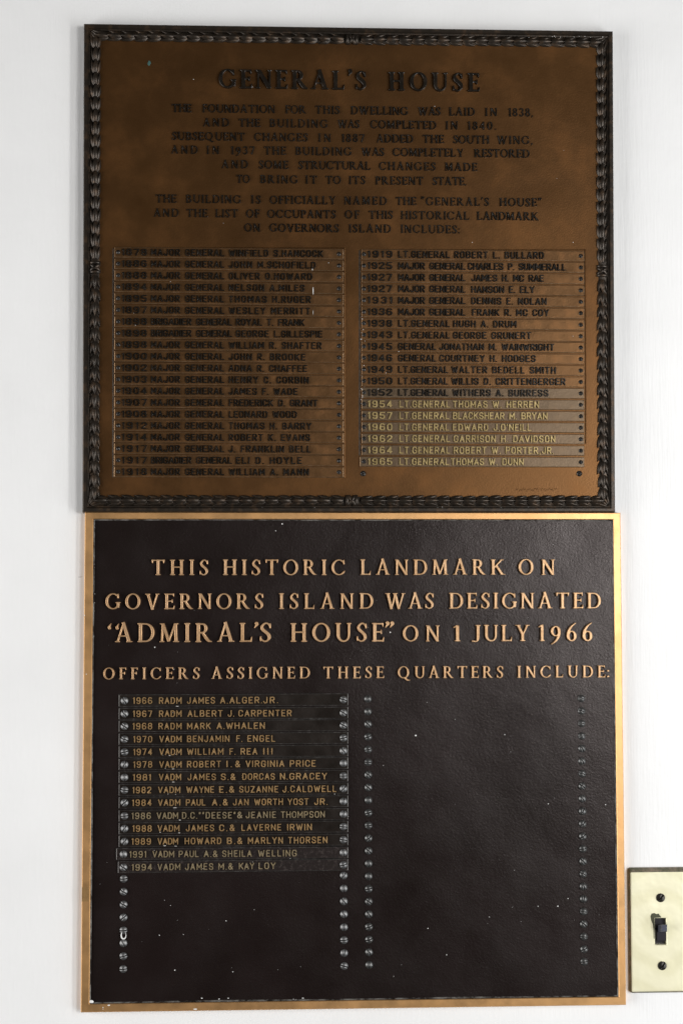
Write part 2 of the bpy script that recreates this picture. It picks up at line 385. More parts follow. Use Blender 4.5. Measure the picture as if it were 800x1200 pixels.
        g = G(0.64); P = spline([(0.58, 1.10, t*0.7), (0.34, 0.92, T*0.7), (0.15, 0.62, T*0.95), (0.12, 0.34, T), (0.20, 0.10, T*0.7), (0.33, 0.02, t)])
        g.path(P); g.path(arc(0.33, 0.31, 0.30, 0.33, 0, 360, T, t, 26))
        if ch == '9':
            X, Y = g.X.copy(), g.Y.copy(); h = G(0.64)
            f = lambda P: [(0.66-x, 0.92-y, q) for x, y, q in P]
            h.path(f(P)); h.path(f(arc(0.33, 0.31, 0.30, 0.33, 0, 360, T, t, 26))); g = h
    elif ch == '8':
        g = G(0.62); g.path(arc(0.31, 0.75, 0.25, 0.27, 0, 360, T*0.85, t, 22)); g.path(arc(0.31, 0.27, 0.30, 0.29, 0, 360, T, t, 22))
    elif ch == '0':
        g = G(0.66); g.path(arc(0.33, 0.5, 0.33, 0.52, 0, 360, T, t, 30))
    elif ch == '3':
        g = G(0.58); g.path(arc(0.26, 0.75, 0.26, 0.27, 150, -90, T*0.9, t, 18)); g.path(arc(0.26, 0.27, 0.30, 0.29, 90, -150, T, t, 18))
    elif ch == '5':
        g = G(0.58); g.seg(0.16, 1-t/2, 0.52, 1-t/2, t*1.2); g.seg(0.16, 1, 0.12, 0.56, t); g.path(arc(0.25, 0.31, 0.31, 0.33, 120, -150, T, t, 18))
    elif ch == '4':
        g = G(0.66); g.seg(0.45, 0, 0.45, 1, T); g.seg(0.44, 0.98, 0.04, 0.30, t); g.seg(0.02, 0.28, 0.64, 0.28, t*1.1)
    elif ch == '7':
        g = G(0.60); g.seg(0.04, 1-t*0.6, 0.58, 1-t*0.6, t*1.2); g.seg(0.55, 0.96, 0.24, 0, T*0.7, T); g.seg(0.05, 0.78, 0.05, 1, t*0.6)
    elif ch in '.:':
        g = G(0.16); g.path([(0.08, 0.08, T*1.0), (0.081, 0.08, T*1.0)])
        if ch == ':': g.path([(0.08, 0.55, T), (0.081, 0.55, T)])
    elif ch == ',':
        g = G(0.18); g.path([(0.10, 0.08, T*1.0), (0.11, 0.04, T*0.9), (0.03, -0.14, t*0.4)])
    elif ch in "'`":      # ' closing, ` opening, high and comma shaped
        g = G(0.22)
        P = [(0.13, 1.02, T*1.05), (0.16, 0.95, T*0.8), (0.05, 0.76, t*0.4)]
        if ch == '`': P = [(0.25-x, 1.80-y, q) for x, y, q in P]
        g.path(P)
    else: raise ValueError(ch)
    return g

# upright engraved block letters, drawn as octagonal strokes
SANS = {
 'A': (0.62, [[(0, 0), (.5, 1), (1, 0)], [(.18, .32), (.82, .32)]]),
 'B': (0.56, [[(0, 0), (0, 1), (.72, 1), (.92, .86), (.92, .66), (.72, .53), (0, .53)], [(.72, .53), (1, .38), (1, .14), (.76, 0), (0, 0)]]),
 'C': (0.56, [[(1, .72), (1, .82), (.76, 1), (.24, 1), (0, .82), (0, .18), (.24, 0), (.76, 0), (1, .18), (1, .28)]]),
 'D': (0.56, [[(0, 0), (0, 1), (.66, 1), (1, .78), (1, .22), (.66, 0), (0, 0)]]),
 'E': (0.48, [[(1, 0), (0, 0), (0, 1), (1, 1)], [(0, .52), (.82, .52)]]),
 'F': (0.46, [[(0, 0), (0, 1), (1, 1)], [(0, .52), (.82, .52)]]),
 'G': (0.58, [[(1, .74), (1, .82), (.76, 1), (.24, 1), (0, .82), (0, .18), (.24, 0), (.76, 0), (1, .18), (1, .46), (.60, .46)]]),
 'H': (0.58, [[(0, 0), (0, 1)], [(1, 0), (1, 1)], [(0, .52), (1, .52)]]),
 'I': (0.0, [[(0, 0), (0, 1)]]),
 'J': (0.46, [[(1, 1), (1, .2), (.75, 0), (.25, 0), (0, .2), (0, .28)]]),
 'K': (0.58, [[(0, 0), (0, 1)], [(1, 1), (0, .42)], [(.32, .58), (1, 0)]]),
 'L': (0.46, [[(0, 1), (0, 0), (1, 0)]]),
 'M': (0.72, [[(0, 0), (0, 1), (.5, .30), (1, 1), (1, 0)]]),
 'N': (0.60, [[(0, 0), (0, 1), (1, 0), (1, 1)]]),
 'O': (0.58, [[(.26, 0), (.74, 0), (1, .2), (1, .8), (.74, 1), (.26, 1), (0, .8), (0, .2), (.26, 0)]]),
 'P': (0.54, [[(0, 0), (0, 1), (.75, 1), (1, .84), (1, .60), (.75, .44), (0, .44)]]),
 'Q': (0.58, [[(.26, 0), (.74, 0), (1, .2), (1, .8), (.74, 1), (.26, 1), (0, .8), (0, .2), (.26, 0)], [(.6, .3), (1.05, -.08)]]),
 'R': (0.56, [[(0, 0), (0, 1), (.75, 1), (1, .84), (1, .62), (.75, .48), (0, .48)], [(.5, .48), (1, 0)]]),
 'S': (0.54, [[(1, .76), (1, .84), (.76, 1), (.24, 1), (0, .84), (0, .68), (.2, .54), (.8, .46), (1, .32), (1, .16), (.76, 0), (.24, 0), (0, .16), (0, .24)]]),
 'T': (0.56, [[(0, 1), (1, 1)], [(.5, 0), (.5, 1)]]),
 'U': (0.56, [[(0, 1), (0, .2), (.26, 0), (.74, 0), (1, .2), (1, 1)]]),
 'V': (0.60, [[(0, 1), (.5, 0), (1, 1)]]),
 'W': (0.86, [[(0, 1), (.25, 0), (.5, .85), (.75, 0), (1, 1)]]),
 'X': (0.58, [[(0, 0), (1, 1)], [(0, 1), (1, 0)]]),
 'Y': (0.60, [[(0, 1), (.5, .48), (1, 1)], [(.5, 0), (.5, .48)]]),
 'Z': (0.54, [[(0, 1), (1, 1), (0, 0), (1, 0)]]),
 '0': (0.52, [[(.26, 0), (.74, 0), (1, .2), (1, .8), (.74, 1), (.26, 1), (0, .8), (0, .2), (.26, 0)]]),
 '1': (0.14, [[(1, 0), (1, 1), (0, .86)]]),
 '2': (0.52, [[(0, .76), (0, .84), (.24, 1), (.76, 1), (1, .84), (1, .64), (0, .12), (0, 0), (1, 0)]]),
 '3': (0.52, [[(0, .8), (.24, 1), (.76, 1), (1, .84), (1, .66), (.76, .53), (.4, .53)], [(.76, .53), (1, .38), (1, .16), (.76, 0), (.24, 0), (0, .18)]]),
 '4': (0.54, [[(.72, 0), (.72, 1), (0, .28), (1, .28)]]),
 '5': (0.52, [[(1, 1), (.05, 1), (0, .56), (.7, .58), (1, .42), (1, .16), (.76, 0), (.24, 0), (0, .16)]]),
 '6': (0.52, [[(.95, .84), (.76, 1), (.24, 1), (0, .8), (0, .18), (.24, 0), (.76, 0), (1, .18), (1, .40), (.76, .55), (.2, .55), (0, .42)]]),
 '7': (0.52, [[(0, 1), (1, 1), (.38, 0)]]),
 '8': (0.52, [[(.25, .53), (.05, .68), (.05, .85), (.25, 1), (.75, 1), (.95, .85), (.95, .68), (.75, .53), (1, .38), (1, .16), (.75, 0), (.25, 0), (0, .16), (0, .38), (.25, .53), (.75, .53)]]),
 '9': (0.52, [[(.05, .16), (.24, 0), (.76, 0), (1, .2), (1, .82), (.76, 1), (.24, 1), (0, .82), (0, .60), (.24, .45), (.8, .45), (1, .58)]]),
 '&': (0.56, [[(1, .42), (.56, 0), (.2, 0), (0, .16), (0, .34), (.72, .72), (.72, .88), (.54, 1), (.34, 1), (.16, .88), (.16, .72), (1, 0)]]),
 '.': (0.0, [[(0, 0), (0.001, 0.01)]]),
 ',': (0.05, [[(1, .02), (0, -.16)]]),
 '`': (0.16, [[(0, .76), (.1, 1.0)], [(.9, .76), (1, 1.0)]]),
 "'": (0.0, [[(0, .76), (0.001, 1.0)]]),
 '"': (0.16, [[(0, .76), (.1, 1.0)], [(.9, .76), (1, 1.0)]]),
}
def sans_glyph(ch, T, ws):
    bw, P = SANS[ch]; bw *= ws; g = G(bw+T); lo, hi = T/2, 1-T/2
    for line in P:
        q = [(T/2+x*bw, lo+y*(hi-lo), T) for x, y in line]
        if len(q) > 6: g.path(q)
        else: g.path(q)
    # flat, squared-off stroke ends
    if ch not in ",.`'\"&Q": g.d = np.maximum(np.maximum(g.d, -g.Y+0.012), g.Y-0.988)
    return g

def contours(g, tol):
    """marching squares on the distance field -> simplified closed loops"""
    d = g.d; H, Wd = d.shape; E = {}
    def pt(i0, j0, i1, j1):
        a, b = d[i0, j0], d[i1, j1]; t = a/(a-b)
        return (g.xs[j0]+(g.xs[j1]-g.xs[j0])*t, g.ys[i0]+(g.ys[i1]-g.ys[i0])*t)
    ins = d < 0
    code = ins[:-1, :-1]*1 + ins[:-1, 1:]*2 + ins[1:, 1:]*4 + ins[1:, :-1]*8
    P = {}
    for i, j in zip(*np.nonzero((code > 0) & (code < 15))):
        c = code[i, j]
        e = {'b': ('h', i, j), 't': ('h', i+1, j), 'l': ('v', i, j), 'r': ('v', i, j+1)}
        def p(k):
            q = e[k]
            if q not in P: P[q] = pt(q[1], q[2], q[1], q[2]+1) if q[0] == 'h' else pt(q[1], q[2], q[1]+1, q[2])
            return q
        tb = {1: [('l', 'b')], 2: [('b', 'r')], 3: [('l', 'r')], 4: [('r', 't')], 5: [('l', 'b'), ('r', 't')], 6: [('b', 't')], 7: [('l', 't')],
              8: [('t', 'l')], 9: [('t', 'b')], 10: [('t', 'l'), ('b', 'r')], 11: [('t', 'r')], 12: [('r', 'l')], 13: [('r', 'b')], 14: [('b', 'l')]}[int(c)]
        for a, b in tb: E[p(a)] = p(b)
    loops = []
    while E:
        s = next(iter(E)); k = s; L = []
        while k in E: L.append(P[k]); k = E.pop(k)
        if len(L) > 5: loops.append(L)
    out = []
    def dp(A, a, b, keep):
        st = [(a, b)]
        while st:
            a, b = st.pop()
            if b-a < 2: continue
            p, q = A[a], A[b]; v = q-p; L = np.hypot(*v)+1e-9
            dist = np.abs((A[a+1:b, 0]-p[0])*v[1]-(A[a+1:b, 1]-p[1])*v[0])/L
            k = int(np.argmax(dist))
            if dist[k] > tol: k += a+1; keep.add(k); st += [(a, k), (k, b)]
    for L in loops:
        A = np.array(L+[L[0]]); far = int(np.argmax(np.hypot(*(A-A[0]).T)))
        keep = {0, far}; dp(A, 0, far, keep); dp(A, far, len(A)-1, keep)
        ks = sorted(keep)
        if len(ks) >= 3: out.append([tuple(A[k]) for k in ks])
    return out
FONTS = {
 'roman': dict(kind='serif', T=0.152, t=0.088, sf=0.078, tol=0.006),
 'title': dict(kind='serif', T=0.20, t=0.085, sf=0.075, tol=0.006),
 'text': dict(kind='serif', T=0.175, t=0.085, sf=0.06, tol=0.012),
 'block': dict(kind='sans', T=0.145, ws=0.88, tol=0.012),
 'heavy': dict(kind='sans', T=0.17, ws=0.84, tol=0.012),
}
GC = {}
def glyph(font, ch):
    if (font, ch) not in GC:
        f = FONTS[font]
        if ch == '"' and f['kind'] == 'serif': ch2 = "'"
        else: ch2 = ch
        g = serif_glyph(ch2, f['T'], f['t'], f['sf']) if f['kind'] == 'serif' else sans_glyph(ch2, f['T'], f['ws'])
        L = contours(g, f['tol'])
        xs = [p[0] for l in L for p in l]; x0, x1 = min(xs), max(xs)
        L = [[(x-x0, y) for x, y in l] for l in L]
        if ch == '"' and f['kind'] == 'serif':
            L = L+[[(x+0.2, y) for x, y in l] for l in L]; x1 += 0.2
        GC[(font, ch)] = (L, x1-x0)
    return GC[(font, ch)]
def curve_mesh(name, loops, depth, bev, res):
    cu = bpy.data.curves.new(name, 'CURVE'); cu.dimensions = '2D'; cu.fill_mode = 'FRONT'
    cu.extrude = depth; cu.bevel_depth = bev; cu.bevel_resolution = res; cu.offset = -bev
    for l in loops:
        sp = cu.splines.new('POLY'); sp.points.add(len(l)-1)
        for i, (x, y) in enumerate(l): sp.points[i].co = (x, y, 0, 1)
        sp.use_cyclic_u = True
    o = bpy.data.objects.new('tmp', cu); COL.objects.link(o)
    dg = bpy.context.evaluated_depsgraph_get(); dg.update()
    me = bpy.data.meshes.new_from_object(o.evaluated_get(dg)); bpy.data.objects.remove(o); bpy.data.curves.remove(cu)
    # turn XY (facing +Z) into XZ (facing -Y), back at y=0
    n = len(me.vertices); co = np.empty(n*3); me.vertices.foreach_get('co', co); co = co.reshape(-1, 3)
    z = co[:, 2]; zt = z.max()
    new = np.stack([co[:, 0], -(z+depth) , co[:, 1]], 1)
    me.vertices.foreach_set('co', new.ravel()); me.update(); me.name = name
    return me
def layout(font, text, width_caps):
    """glyphs of one word set to a width -> [(char, x, x_scale)] in cap heights"""
    gs = [glyph(font, c) for c in text]; tot = sum(g[1] for g in gs)
    n = len(text)-1; lo, hi = (0.06, 0.62)
    if n == 0: return [(text[0], 0.0, min(1.25, max(0.8, width_caps/tot)))]
    tr = (width_caps-tot)/n; sc = 1.0
    if tr < lo: sc = (width_caps-lo*n)/tot; tr = lo
    elif font in ('heavy', 'block') and tr > 0.24:
        sc = min(1.32 if font == 'heavy' else 1.15, (width_caps-0.24*n)/tot); tr = (width_caps-tot*sc)/n
    elif tr > hi: sc = (width_caps-hi*n)/tot; tr = hi
    x = 0; out = []
    for c, g in zip(text, gs): out.append((c, x, sc)); x += g[1]*sc+tr
    return out
MESHC = {}
def letter_objects(font, words, base_l, base_r, cap_px, depth, parent, mat, height, bev):
    """one object per letter. words: (text, x0, x1) in photo pixels; baseline rows at both ends"""
    xl, xr = words[0][1], words[-1][2]
    zl, zr = at(xl, base_l, depth)[1], at(xr, base_r, depth)[1]; z = (zl+zr)/2
    for wd in words:
        text, a, b2 = wd[:3]; cap = wd[3] if len(wd) > 3 else cap_px
        ym = base_l+(base_r-base_l)*((a+b2)/2-xl)/max(1, xr-xl)
        xa, xb = at(a, ym, depth)[0], at(b2, ym, depth)[0]; s = cap*pxs((a+b2)/2, ym, depth)
        for c, x, sc in layout(font, text, (xb-xa)/s):
            k = (font, c, round(s*20000), round(sc*25))
            if k not in MESHC:
                L, _w = glyph(font, c)
                MESHC[k] = curve_mesh('letter', [[(px*s*sc, py*s) for px, py in l] for l in L], height, bev, 1)
            o = link('letter', MESHC[k], mat, parent, (xa+x*s, -depth+0.0001, z+random.uniform(-.0001, .0001)))
def line_mesh(font, words, base_l, base_r, cap_px, depth, height, bev, slope=False):
    xl, xr = words[0][1], words[-1][2]
    x0, _ = at(xl, base_l, depth); z = (at(xl, base_l, depth)[1]+at(xr, base_r, depth)[1])/2
    loops = []
    for text, a, b2 in words:
        ym = base_l+(base_r-base_l)*((a+b2)/2-xl)/max(1, xr-xl)
        xa, xb = at(a, ym, depth)[0], at(b2, ym, depth)[0]; s = cap_px*pxs((a+b2)/2, ym, depth)
        for c, x, sc in layout(font, text, (xb-xa)/s):
            L, _w = glyph(font, c); jz = random.uniform(-.012, .012)*s
            loops += [[(xa-x0+(x+px*sc)*s, py*s+jz) for px, py in l] for l in L]
    return curve_mesh('lettering', loops, height, bev, 0), (x0, z)

# ------------------------------------------------------------------ the wall
V, Fc = [(-3, 0, -3), (3, 0, -3), (3, 0, 3), (-3, 0, 3), (-3, .1, -3), (3, .1, -3), (3, .1, 3), (-3, .1, 3)], [(0, 1, 2, 3), (5, 4, 7, 6), (0, 3, 7, 4), (1, 5, 6, 2), (3, 2, 6, 7), (0, 4, 5, 1)]
wall = link('wall', mesh_of('wall', V, Fc), WALL); wall['kind'] = 'structure'
wall['label'] = 'white painted wall with faint brush marks behind both plaques'

x, z = at(94.5, 676.3, 0)
me = mesh_of('paint_crack', [(-.0028, -.0003, 0), (0, -.0003, -.0002), (.0022, -.0003, .0005), (.0001, -.0003, .0003)], [(0, 1, 2, 3)])
crk, nt, b = newmat('grimy_crack'); b.inputs['Base Color'].default_value = (0.25, 0.24, 0.22, 1)
link('paint_crack', me, crk, wall, (x, 0, z))

# ================================================================== LOWER PLAQUE
LD, FD = 0.0074, 0.0050              # rim height, sunken field height above the wall
lower = thing('bronze_plaque', (0.067, 0, -0.372), 'dark enamelled plaque with smooth brass rim and golden raised lettering, below the brown one', 'plaque')
def quad(c, d): return [at(x, y, d) for x, y in c]
def q3(c, y): return [(x, y, z) for x, z in c]
LO = quad([(94.3, 1187), (733, 1177.5), (726.5, 600.5), (100.3, 600.5)], LD)
LI = quad([(104.8, 1176.6), (724.4, 1168.2), (718.3, 608.6), (109.8, 608.6)], LD)
def avg_rect(q):
    x0 = (q[0][0]+q[3][0])/2; x1 = (q[1][0]+q[2][0])/2; z0 = (q[0][1]+q[1][1])/2; z1 = (q[2][1]+q[3][1])/2
    return x0, x1, z0, z1
def rect(x0, x1, z0, z1, d=0.0): return [(x0+d, z0+d), (x1-d, z0+d), (x1-d, z1-d), (x0+d, z1-d)]
Lo, Li = avg_rect(LO), avg_rect(LI)
rings = [q3(rect(*Lo), 0.0004), q3(rect(*Lo), -LD+0.0006), q3(rect(*Lo, 0.0006), -LD), q3(rect(*Li, -0.0005), -LD), q3(rect(*Li), -LD+0.0005), q3(rect(*Li, 0.0004), -FD+0.0008)]
V, Fc = loft(rings, cap_front=False)
link('rim', fix(mesh_of('rim', [(a-.067, b, c+.372) for a, b, c in V], Fc)), BRASS, lower, (0.067, 0, -0.372))
# the field: gently dished sheet with a lip up against the rim
nx, nz = 60, 56; V = []; Fc = []
x0, x1, z0, z1 = Li; x0 += 0.0003; x1 -= 0.0003; z0 += 0.0003; z1 -= 0.0003
for k in range(nz+1):
    for i in range(nx+1):
        x = x0+(x1-x0)*i/nx; z = z0+(z1-z0)*k/nz
        e = min(i, nx-i, k, nz-k)
        y = -FD + 0.0003*math.sin(x*31)*math.sin(z*23+1)
        V.append((x-.067, y, z+.372))
for k in range(nz):
    for i in range(nx):
        a = k*(nx+1)+i; Fc.append((a, a+1, a+nx+2, a+nx+1))
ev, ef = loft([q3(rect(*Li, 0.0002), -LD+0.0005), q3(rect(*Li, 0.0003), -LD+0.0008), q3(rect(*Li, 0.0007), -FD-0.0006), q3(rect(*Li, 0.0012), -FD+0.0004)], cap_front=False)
link('field_edge', fix(mesh_of('field_edge', [(a-.067, b, c+.372) for a, b, c in ev], ef)), EDGE, lower, (0.067, 0, -0.372))
fm = mesh_of('field', V, Fc, True)
link('field', fm, ENAMEL, lower, (0.067, 0, -0.372))
# joint in the rim low on its left side
jx, jz = at(100.5, 1048, LD); link('solder_patch', plate_mesh('solder_patch', 0.0064, 0.0125, 0.00009, 0.00004), bronze('dull_solder', (0.52, 0.31, 0.13), (0.62, 0.37, 0.16), (0.44, 0.27, 0.11), 0.9, 0.42, scale=80), lower, (jx, -LD, jz))

LT = 0.0078   # level of letter tops
letter_objects('roman', [('THIS', 178, 244), ('HISTORIC', 261.6, 404), ('LANDMARK', 422, 591.2), ('ON', 606.7, 649)], 673.6, 674, 18.2, FD, lower, GILT, 0.0016, 0.0004)
letter_objects('roman', [('GOVERNORS', 124.3, 308.5), ('ISLAND', 327, 437), ('WAS', 451, 507.4), ('DESIGNATED', 525.6, 702.8)], 713.2, 713.6, 18.4, FD, lower, GILT, 0.0016, 0.0004)
letter_objects('roman', [('``', 127, 140, 21), ('ADMIRAL', 135.5, 295.5, 22.3), ("'", 298, 303.5, 21.5), ('S', 304.5, 317.5, 22.3), ('HOUSE', 340.4, 449.5, 21.8), ('"', 451, 462.5, 21.5), ('ON', 471.6, 514.4, 18.8), ('1', 530.4, 538.8, 18.8), ('JULY', 552, 619.5, 19), ('1966', 630, 692.8, 19)], 753, 750.6, 19, FD, lower, GILT, 0.0016, 0.0004)
letter_objects('roman', [('OFFICERS', 121.6, 234), ('ASSIGNED', 248, 363), ('THESE', 378.6, 449.5), ('QUARTERS', 465.7, 588.6), ('INCLUDE', 605.3, 708), (':', 710, 713)], 796.4, 793.1, 13.8, FD, lower, GILT, 0.0014, 0.0003)

SCM = screw_mesh('screw', 4.4*0.77*MM, 0.0025); SCM.materials.append(SCREW); SCM.materials.append(SLOT_SHADE)
SCG = SCM.copy(); SCG.materials.clear(); SCG.materials.append(SCREWG); SCG.materials.append(SLOT_SHADE)
def screw(px, py, depth, parent, mesh=SCM):
    x, z = at(px, py, depth)
    o = link('screw', mesh, None, parent, (x, -depth, z)); o.rotation_euler = (0, random.uniform(0, math.pi), 0)
    o.rotation_euler[0] = random.uniform(-.05, .05); return o
ROWS = [
 (821, 819.5, '1966', 156, 178.6, 'RADM', 186.6, 213, [('JAMES', 219.4, 252), ('A.ALGER.', 258, 307), ('JR.', 308.5, 325.7)]),
 (837, 834.3, '1967', 156, 178.6, 'RADM', 186.6, 213, [('ALBERT', 220, 261), ('J.', 267, 274.5), ('CARPENTER', 279.5, 341.6)]),
 (851.4, 849, '1968', 155.6, 178.6, 'RADM', 186, 213, [('MARK', 219.4, 247), ('A.WHALEN', 254, 310.4)]),
 (866.6, 863.9, '1970', 156.5, 178.6, 'VADM', 187, 213, [('BENJAMIN', 219.4, 269), ('F.', 277, 284), ('ENGEL', 290, 322.5)]),
 (881.4, 879, '1974', 156.5, 178.6, 'VADM', 187, 213, [('WILLIAM', 219.4, 262), ('F.', 269, 276), ('REA', 282, 301.5), ('III', 308.5, 319.3)]),
 (896, 893.6, '1978', 156.5, 178.6, 'VADM', 187, 213, [('ROBERT', 219.4, 259), ('I.&', 265.5, 281.5), ('VIRGINIA', 288, 333), ('PRICE', 339.5, 369.9)]),
 (911, 908.5, '1981', 156, 177, 'VADM', 186.5, 212.5, [('JAMES', 220, 253), ('S.&', 259, 276), ('DORCAS', 284, 322), ('N.GRACEY', 328, 383)]),
 (926, 923.2, '1982', 155.5, 177.5, 'VADM', 185.5, 211.5, [('WAYNE', 218.6, 251), ('E.&', 257, 274.5), ('SUZANNE', 280.5, 326), ('J.CALDWELL', 331, 394)]),
 (941, 938, '1984', 155, 178, 'VADM', 185.5, 211.5, [('PAUL', 218, 241), ('A.&', 248.5, 267), ('JAN', 273, 291.5), ('WORTH', 298, 331.5), ('YOST', 337, 361.5), ('JR.', 368, 383.5)]),
 (956, 953.3, '1986', 154.5, 177, 'VADM', 184, 209, [('D.C.``DEESE"', 213.5, 276), ('&', 278, 284), ('JEANIE', 288, 323.5), ('THOMPSON', 329, 380.5)]),
 (971, 967.8, '1988', 155.5, 178, 'VADM', 185, 210.5, [('JAMES', 218, 251), ('C.&', 257, 275), ('LAVERNE', 283, 329.5), ('IRWIN', 336.5, 365.4)]),
 (986, 983.3, '1989', 154.5, 177, 'VADM', 185, 209, [('HOWARD', 216.6, 259.5), ('B.&', 266, 284), ('MARLYN', 290.5, 331.5), ('THORSEN', 337.5, 383.5)]),
 (1001.6, 997.8, '1991', 152, 171.5, 'VADM', 179, 204.4, [('PAUL', 209.6, 233), ('A.&', 239, 255), ('SHEILA', 260.5, 295), ('WELLING', 302.5, 347.6)]),
 (1016.4, 1012.6, '1994', 154.6, 178.6, 'VADM', 185, 211.5, [('JAMES', 217, 250), ('M.&', 256, 273), ('KAY', 280, 298), ('LOY', 303, 323)]),
]
ST = 0.0015
SH = 0.0104
def chip_mesh(r, n=7, th=0.00025, el=1.0):
    P = [(r*random.uniform(.55, 1.1)*math.cos(2*math.pi*i/n)*el, r*random.uniform(.55, 1.1)*math.sin(2*math.pi*i/n)) for i in range(n)]
    V, Fc = loft([[(x*.75, -th, z*.75) for x, z in P], [(x, 0, z) for x, z in P]]); return V, Fc
for k, (yl, yr, year, ya, yb, rank, ra, rb, words) in enumerate(ROWS):
    d = FD
    lx = 139.5 if k < 12 else (136.5 if k == 12 else 138.5)
    xl, zl = at(lx, yl, d); xr, zr = at(407.8, yr, d); zc = (zl+zr)/2
    tilt = {12: 0.0016, 13: -0.0016, 8: 0.001}.get(k, random.uniform(-.0007, .0007))
    wdt = xr-xl; cx = (xl+xr)/2
    sm = plate_mesh('name_strip', wdt, SH if k else SH*1.04, ST, 0.0006, (PLATE2 if k in (12, 13) else PLATE, LIT))
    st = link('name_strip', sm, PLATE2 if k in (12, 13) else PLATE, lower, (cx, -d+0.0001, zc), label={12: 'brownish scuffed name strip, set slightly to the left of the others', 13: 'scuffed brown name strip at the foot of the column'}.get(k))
    st.rotation_euler = (0, tilt, 0)
    dd = FD+ST
    me, (x0, z) = line_mesh('block', [(year, ya, yb), (rank, ra, rb)]+words, yl+4.1, yr+3.9+0.2, 7.9, dd, 0.00055, 0.00012)
    # centred on the strip
    lt = link('lettering', me, GILT3 if k in (9, 12, 13) else GILT2, st, (x0, -dd+0.00015, zc-3.9*0.77*MM))
    for px, py in ((146.2 if k < 12 else 145, yl), (402.3, yr)):
        x, zz = at(px, py, dd); s = link('screw', SCM, None, st, (x, -dd, zc)); s.rotation_euler = (0, random.uniform(0, 3.14), 0)
for k in range(22):
    t = k/21
    if k >= 14:
        screw(145.3-0.5*(k-14)/7, 1029.7+(k-14)*15.1, FD, lower)
        screw(402.6+0.6*(k-14)/7, 1025.8+(k-14)*15.15, FD, lower)
    screw(430.9+1.4*t, 818.8+(1130.6-818.8)*t, FD, lower, SCG)
    screw(680.5+3.4*t, 818.3+(1126.8-818.3)*t, FD, lower, SCG)
# flecks of white paint and dust on the enamel
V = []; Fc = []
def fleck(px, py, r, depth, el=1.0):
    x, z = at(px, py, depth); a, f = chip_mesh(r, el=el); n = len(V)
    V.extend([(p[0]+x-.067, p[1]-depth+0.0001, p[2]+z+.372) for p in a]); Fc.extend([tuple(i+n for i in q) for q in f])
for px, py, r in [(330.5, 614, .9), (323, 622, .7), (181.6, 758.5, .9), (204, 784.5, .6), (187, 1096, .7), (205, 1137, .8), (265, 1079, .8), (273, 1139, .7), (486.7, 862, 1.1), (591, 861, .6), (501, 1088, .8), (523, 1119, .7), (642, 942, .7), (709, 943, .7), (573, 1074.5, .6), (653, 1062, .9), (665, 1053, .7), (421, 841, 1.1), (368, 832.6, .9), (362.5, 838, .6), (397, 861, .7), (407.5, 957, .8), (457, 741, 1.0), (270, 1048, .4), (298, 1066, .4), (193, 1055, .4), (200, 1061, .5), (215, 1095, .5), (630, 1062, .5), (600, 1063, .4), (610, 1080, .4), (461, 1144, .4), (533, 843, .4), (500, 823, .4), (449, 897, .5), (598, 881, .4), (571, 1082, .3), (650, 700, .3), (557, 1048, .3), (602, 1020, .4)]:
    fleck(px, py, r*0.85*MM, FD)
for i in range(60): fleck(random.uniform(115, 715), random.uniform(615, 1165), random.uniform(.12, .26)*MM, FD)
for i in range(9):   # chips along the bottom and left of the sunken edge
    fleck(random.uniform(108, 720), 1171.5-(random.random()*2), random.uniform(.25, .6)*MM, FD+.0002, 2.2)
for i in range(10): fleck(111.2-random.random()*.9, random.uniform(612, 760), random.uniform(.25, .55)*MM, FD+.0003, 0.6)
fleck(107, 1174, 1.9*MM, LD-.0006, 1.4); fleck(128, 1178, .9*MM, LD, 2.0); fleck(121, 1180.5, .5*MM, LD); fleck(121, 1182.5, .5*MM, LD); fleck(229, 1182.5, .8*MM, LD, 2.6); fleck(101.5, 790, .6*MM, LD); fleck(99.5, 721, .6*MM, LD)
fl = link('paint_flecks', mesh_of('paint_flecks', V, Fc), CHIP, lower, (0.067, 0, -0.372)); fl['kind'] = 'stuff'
# painted glare: bright spots at the foot of the rank letters
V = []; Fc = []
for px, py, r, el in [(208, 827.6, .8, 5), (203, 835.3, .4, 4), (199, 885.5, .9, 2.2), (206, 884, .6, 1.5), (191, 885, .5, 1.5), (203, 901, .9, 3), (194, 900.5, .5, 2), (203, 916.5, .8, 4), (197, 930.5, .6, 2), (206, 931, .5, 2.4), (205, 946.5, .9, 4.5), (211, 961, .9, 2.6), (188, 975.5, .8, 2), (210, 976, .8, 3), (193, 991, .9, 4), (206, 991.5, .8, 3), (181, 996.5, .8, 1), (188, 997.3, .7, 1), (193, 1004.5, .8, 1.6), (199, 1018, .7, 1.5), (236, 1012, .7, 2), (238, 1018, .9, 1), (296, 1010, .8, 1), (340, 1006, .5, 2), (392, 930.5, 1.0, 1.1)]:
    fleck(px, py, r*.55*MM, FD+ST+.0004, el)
glare_mat, nt, b = newmat('painted_glare'); b.inputs['Base Color'].default_value = (0.62, 0.6, 0.57, 1); b.inputs['Metallic'].default_value = 0.3; b.inputs['Roughness'].default_value = 0.3
fl = link('glare_spots', mesh_of('glare_spots', V, Fc), glare_mat, lower, (0.067, 0, -0.372)); fl['kind'] = 'stuff'
